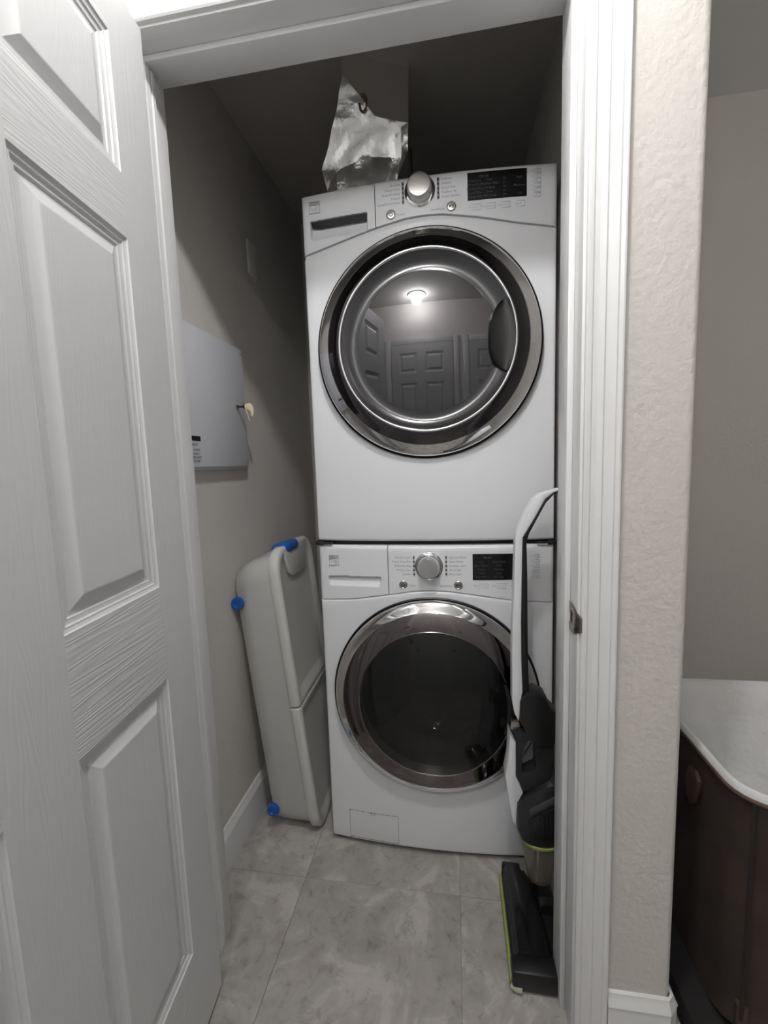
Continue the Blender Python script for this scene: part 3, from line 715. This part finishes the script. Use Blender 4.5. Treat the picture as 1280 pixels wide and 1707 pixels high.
for z0, z1, top in ((.004, ZM-.002, False), (ZM+.002, BL, True)):
    bm = bmesh.new()
    def sec(x, d, r, tt=0):
        a, b = (z0+d, z1-(d if top else tt)) if not top else (z0+tt, z1-d)
        pts = []
        rr = r
        for cx, cy, a0, rad in ((b-(rr if top else .006), BW-d-(rr if top else .006), 0, rr if top else .006), (a+(.006 if top else rr), BW-d-(.006 if top else rr), PI/2, .006 if top else rr), (a+(.006 if top else rr), d+(.006 if top else rr), PI, .006 if top else rr), (b-(rr if top else .006), d+(rr if top else .006), 1.5*PI, rr if top else .006)):
            for k in range(7):
                q = a0+PI/2*k/6; pts.append((cx+rad*math.cos(q), cy+rad*math.sin(q)))
        return [bm.verts.new((x, w_, l)) for l, w_ in pts]
    R = [sec(-.020, .002, .075), sec(-.016, -.003, .08), sec(.006, -.004, .08), (sec(.013, .001, .078, .001)), sec(.0145, .010, .07, .004), sec(.0125, .024, .058, .018), sec(.003, .036, .046, .034), sec(.001, .046, .04, .046)]
    for A, B in zip(R, R[1:]):
        n = len(A)
        for k in range(n): bm.faces.new((A[k], A[(k+1) % n], B[(k+1) % n], B[k]))
    bm.faces.new(R[-1]); obj('lid_flap', bm, M['lid'], sb, 60)
# grip tongue on the upper flap and blue latch over the top edge
bm = bmesh.new(); tw = [( .07, BL-.006), (.09, BL-.085), (.12, BL-.105), (BW-.12, BL-.105), (BW-.09, BL-.085), (BW-.07, BL-.006)]
add_prism(bm, tw, .001, .0145, .004, 'x'); obj('latch_tongue', bm, M['lid'], sb, 50)
bm = bmesh.new(); yc = .150
prof = [(-.046, BL-.010), (-.040, BL+.006), (-.012, BL+.010), (.010, BL+.010), (.019, BL+.003), (.021, BL-.014), (.017, BL-.020), (.0145, BL-.008), (.004, BL-.001), (-.036, BL-.002)]
secs = []
for y, s in ((-.062, .55), (-.055, .85), (-.04, 1), (.04, 1), (.055, .85), (.062, .55)):
    cx, cz_ = -.004, BL+.000
    secs.append([bm.verts.new((cx+(a-cx)*s, yc+y, cz_+(b-cz_)*s)) for a, b in prof])
for A, B in zip(secs, secs[1:]):
    for k in range(len(A)): bm.faces.new((A[k], A[(k+1) % len(A)], B[(k+1) % len(A)], B[k]))
bm.faces.new(secs[0]); bm.faces.new(secs[-1]); o = obj('latch', bm, M['blue'], sb, 60); o['label'] = 'blue snap latch'
for zz in (.092, .812):
    for yy, sg in ((.012, -1), (BW-.012, 1)):
        bm = bmesh.new(); xx = -BT-.004
        lathe_y(bm, [(0, yy+sg*.004), (.010, yy+sg*.004), (.012, yy+sg*.007), (.019, yy+sg*.007), (.021, yy+sg*.003), (.021, yy-sg*.016), (.018, yy-sg*.02), (0, yy-sg*.02)], xx, zz, 28); wl = obj('wheel', bm, M['blue'], sb, 40); wl['label'] = 'blue wheel'

# ------------------------------------------------------------------ stick vacuum
VC = -.150
va = tag(empty('stick_vacuum', (0, 0, 0)), 'black and white stick vacuum with lime trim standing against the right door jamb', 'vacuum')
white = [(0.318, 1.152), (0.304, 1.148), (0.275, 1.141), (0.257, 1.128), (0.235, 1.09), (0.217, 1.048), (0.215, 1.02), (0.211, 0.88), (0.207, 0.756), (0.207, 0.608), (0.213, 0.574), (0.224, 0.554), (0.228, 0.61), (0.233, 0.636), (0.23, 0.716), (0.229, 0.819), (0.231, 0.941), (0.232, 1.012), (0.233, 1.034), (0.261, 1.082), (0.285, 1.128), (0.304, 1.143), (.318, 1.147)]
blackp = [(.318, 1.147), (0.305, 1.144), (0.285, 1.128), (0.261, 1.082), (0.233, 1.034), (0.232, 1.012), (0.231, 0.941), (0.229, 0.819), (0.23, 0.716), (0.233, 0.636), (0.236, 0.605), (0.256, 0.605), (0.25, 0.636), (0.247, 0.695), (0.245, 0.819), (0.244, 0.941), (0.242, 1.02), (0.248, 1.043), (0.268, 1.082), (0.287, 1.118), (0.306, 1.139), (.318, 1.142)]
prism('handle_shell', white, VC-.020, VC+.020, M['whitep'], va, .004)
prism('handle_grip', blackp, VC-.0185, VC+.0185, M['black'], va, .003)
prism('battery_housing', [(0.226, 0.61), (0.24, 0.634), (0.267, 0.637), (0.288, 0.626), (0.302, 0.597), (0.318, 0.581), (0.320, 0.512), (0.303, 0.494), (0.272, 0.492), (0.244, 0.52), (0.225, 0.558)], VC-.030, VC+.030, M['black'], va, .007)
prism('release_button', [(0.205, 0.547), (0.226, 0.548), (0.23, 0.532), (0.211, 0.521), (0.202, 0.53)], VC-.014, VC+.014, M['steel'], va, .003)
bm = bmesh.new(); add_prism(bm, [(0.2, 0.521), (0.199, 0.497), (0.196, 0.45), (0.188, 0.402), (0.196, 0.34), (0.206, 0.278), (0.217, 0.257), (0.219, 0.309), (0.222, 0.333), (0.234, 0.358), (0.226, 0.381), (0.216, 0.404), (0.216, 0.499)], VC-.026, VC+.026, .005)
o = obj('body_spine', bm, M['whitep'], va, 40); o['label'] = 'white curved spine of the hand unit'
# hand unit grip loop: a ring of dark plastic with an open middle
outer = [(0.207, 0.531), (0.217, 0.503), (0.216, 0.404), (0.234, 0.358), (0.262, 0.368), (0.300, 0.396), (0.309, 0.455), (0.306, 0.514), (0.265, 0.520), (0.23, 0.532)]
inner = [(0.236, 0.482), (0.2335, 0.470), (0.231, 0.42), (0.238, 0.411), (0.252, 0.420), (0.266, 0.428), (0.265, 0.455), (0.263, 0.493), (0.252, 0.506), (0.244, 0.496)]
bm = bmesh.new(); rr = []
for y in (VC-.022, VC+.022): rr.append(([bm.verts.new((a, y, b)) for a, b in outer], [bm.verts.new((a, y, b)) for a, b in inner]))
n = len(outer)
for k in range(n):
    q = (k+1) % n
    for f in (0, 1): bm.faces.new((rr[f][0][k], rr[f][0][q], rr[f][1][q], rr[f][1][k]))
    bm.faces.new((rr[0][0][k], rr[0][0][q], rr[1][0][q], rr[1][0][k])); bm.faces.new((rr[0][1][k], rr[0][1][q], rr[1][1][q], rr[1][1][k]))
bmesh.ops.recalc_face_normals(bm, faces=bm.faces[:])
bmesh.ops.bevel(bm, geom=[e for e in bm.edges if len(e.link_faces) == 2 and e.calc_face_angle(0) > .8], offset=.003, segments=2, affect='EDGES')
obj('grip_loop', bm, M['softblack'], va, 40)
prism('motor_housing', [(0.219, 0.333), (0.245, 0.359), (0.274, 0.383), (0.303, 0.4), (0.325, 0.395), (.330, .24), (0.309, 0.224), (0.275, 0.22), (0.249, 0.223), (0.228, 0.236), (0.217, 0.265)], VC-.042, VC+.042, M['softblack'], va, .010)
prism('shoulder_ridge', [(0.246, 0.330), (0.303, 0.368), (0.322, 0.372), (.322, .352), (0.300, 0.346), (0.250, 0.312)], VC-.0465, VC-.036, mat('slate_plastic', (.045, .046, .05), .35), va, .003)
bm = bmesh.new()
add_prism(bm, [(0.244, 0.297), (0.253, 0.307), (0.304, 0.336), (0.318, .336), (0.318, 0.240), (0.245, 0.253)], VC-.0445, VC-.038, .002); gr = obj('vent_grille', bm, M['black'], va, 40)
bm = bmesh.new()
for k in range(7): add_box(bm, .248+k*.010, .2505+k*.010, VC-.0458, VC-.044, .258, .295+k*.006)
obj('vent_slat', bm, M['softblack'], gr); 
def lz(name, prof, m, cx, cy, ex=1.): 
    bm = bmesh.new(); lathe_z(bm, prof, 0, 0, 40); bmesh.ops.scale(bm, verts=bm.verts, vec=(1, ex, 1)); bmesh.ops.translate(bm, verts=bm.verts, vec=(cx, cy, 0)); return obj(name, bm, m, va, 50)
lz('lime_ring', [(.0515, .213), (.0535, .215), (.0535, .222), (.0515, .224), (.048, .224)], M['green'], .2815, VC, .85)
lz('dust_tank', [(0, .224), (.0510, .224), (.0495, .210), (.043, .165), (.0350, .115), (.0310, .098), (.026, .092), (0, .092)], M['tank'], .2815, VC, .85)
bm = bmesh.new(); add_tube(bm, [(.285, VC, .105), (.290, VC-.004, .075), (.292, VC-.012, .045)], [.022, .020, .024], 16); obj('neck', bm, M['black'], va, 50)
# floor head: long axis along y
bm = bmesh.new(); add_prism(bm, [(.186, -.338), (.186, -.085), (.192, -.075), (.252, -.075), (.268, -.110), (.325, -.150), (.330, -.200), (.330, -.345), (.322, -.352), (.192, -.352)], .004, .040, .006, 'z'); fh = obj('floor_head', bm, M['black'], va, 40)
bm = bmesh.new(); rows = []
for y, xr in ((-.082, .240), (-.12, .258), (-.17, .272), (-.22, .281), (-.28, .285), (-.315, .285)):
    rows.append([bm.verts.new((.190+(xr-.190)*f, y, z)) for f, z in ((0, .028), (.04, .050), (.18, .061), (.5, .066), (.85, .062), (1, .040))])
for A, B in zip(rows, rows[1:]):
    for k in range(5): bm.faces.new((A[k], A[k+1], B[k+1], B[k]))
bm.faces.new(rows[0]); bm.faces.new(rows[-1]); obj('brush_window', bm, M['footwin'], fh, 50)
bm = bmesh.new(); add_box(bm, .183, .300, -.357, -.313, .005, .056, .007); obj('end_cap', bm, M['black'], fh, 40)
box('end_cap', (.188, .240, -.083, -.070, .006, .058), M['black'], fh, .006)
bm = bmesh.new(); add_box(bm, .179, .187, -.345, -.085, .006, .030, .003); o = obj('lime_bumper', bm, M['green'], fh, 40)
bm = bmesh.new(); add_tube(bm, [(.292, -.20, .045), (.292, -.12, .045)], .024, 20); obj('pivot', bm, M['black'], fh, 50)
bm = bmesh.new(); add_tube(bm, [(.182, -.350, .012), (.192, -.357, .012), (.205, -.358, .012)], .006, 8); obj('bumper_end', bm, mat('pale_bumper', (.35, .36, .25), .5), fh, 50)

# ------------------------------------------------------------------ laundry hamper in the nook
hp = tag(empty('laundry_hamper', (.575, -.465, 0)), 'brown suede laundry hamper with white cloth liner beyond the wall corner', 'hamper')
HX, HY, HZ = .44, .45, .605
def hr(r, x0, x1, y0, y1, n=8):
    pts = []
    for cx, cy, a0 in ((x1-r, y1-r, 0), (x0+r, y1-r, PI/2), (x0+r, y0+r, PI), (x1-r, y0+r, 1.5*PI)):
        for k in range(n+1): a = a0+PI/2*k/n; pts.append((cx+r*math.cos(a), cy+r*math.sin(a)))
    return pts
def zlow(x, y): return .030+.085*max(0, min(1, (.20-y)/.20))
bm = bmesh.new(); ring0 = hr(.07, .0, HX, 0, HY); R = []
# resample straight runs so the sagging fabric can bend
pts = []
for a, b in zip(ring0, ring0[1:]+ring0[:1]):
    d = math.dist(a, b); n = max(1, int(d/.03))
    for k in range(n): pts.append((a[0]+(b[0]-a[0])*k/n, a[1]+(b[1]-a[1])*k/n))
for j in range(13):
    f = j/12; row = []
    for (x, y) in pts:
        zl = zlow(x, y); z = zl+(HZ-zl)*f; ins = .012*math.sin(PI*f)+.012*(1-f)
        n = noise.noise(Vector((x*7, y*7, z*5)))*.006*math.sin(PI*f)
        cx, cy = HX/2, HY/2; dx, dy = x-cx, y-cy; L_ = math.hypot(dx, dy)
        row.append(bm.verts.new((x-dx/L_*(ins+n), y-dy/L_*(ins+n), z)))
    R.append(row)
for A, B in zip(R, R[1:]):
    for k in range(len(A)): bm.faces.new((A[k], A[(k+1) % len(A)], B[(k+1) % len(A)], B[k]))
bm.faces.new(R[0]); hb = obj('fabric_body', bm, M['hamper'], hp, 60)
for (px, py) in ((.022, .020), (HX-.022, .020)):
    bm = bmesh.new(); add_tube(bm, [(px, py-.002, .14), (px-.002, py-.005, .35), (px, py-.002, .60)], .0035, 6); obj('corner_seam', bm, mat('dark_seam', (.014, .009, .008), .9), hb, 60)
bm = bmesh.new(); rim = [(x, y, HZ-.009) for x, y in pts]+[(pts[0][0], pts[0][1], HZ-.009)]
add_tube(bm, rim, .006, 8); o = obj('rim_binding', bm, mat('brown_binding', (.10, .062, .045), .7), hp, 60)
# liner: from the rim down into the basket with folds
bm = bmesh.new(); R = []
for j in range(15):
    f = j/14; row = []
    for k, (x, y) in enumerate(pts):
        cx, cy = HX/2, HY/2; dx, dy = x-cx, y-cy; L_ = math.hypot(dx, dy); a = math.atan2(dy, dx)
        wv = (math.sin(a*7+1.3*math.sin(a*3))*.012+math.sin(a*15+2)*.006)*min(1, f*2.2)+noise.noise(Vector((x*11, y*11, f*9)))*.03*f
        wv = abs(wv)*.8+.5*wv*f
        if j == 0: ins, z = -.0045, HZ-.004
        elif j == 1: ins, z = -.003, HZ+.008
        elif j == 2: ins, z = .004, HZ+.010
        else: ins, z = .008+.012*min(1, f*3)+.10*f*f+max(0, wv), HZ+.006-.30*(f-.14)
        row.append(bm.verts.new((x-dx/L_*ins, y-dy/L_*ins, z)))
    R.append(row)
for A, B in zip(R, R[1:]):
    for k in range(len(A)): bm.faces.new((A[k], A[(k+1) % len(A)], B[(k+1) % len(A)], B[k]))
bm.faces.new(R[-1]); o = obj('liner', bm, M['liner'], hp, 80); o['label'] = 'white rumpled cloth liner'
bm = bmesh.new(); add_prism(bm, [(.15, .53), (.165, .545), (.19, .54), (.20, .50), (.195, .47), (.18, .455), (.165, .47), (.155, .50)], -.004, .004, .001, 'x'); obj('leather_tab', bm, M['leather'], hp, 40)
box('base_and_gap_shade', (-.045, HX-.02, .03, HY, .001, .07), mat('black_base_and_shade', (.008, .007, .007), .9), hp, .015)  # dark hamper base, widened left; its black stands in for shadow beside the wall
for px in (.03, HX-.03):
    for py in (.03, HY-.03):
        bm = bmesh.new(); add_tube(bm, [(px, py, .0), (px, py, .16)], .011, 10); obj('leg', bm, M['darkwood'], hp, 40)
for px in (.03, HX-.03):
    bm = bmesh.new(); add_tube(bm, [(px, .03, .035), (px, HY-.03, .035)], .009, 8); obj('stretcher', bm, M['darkwood'], hp, 40)
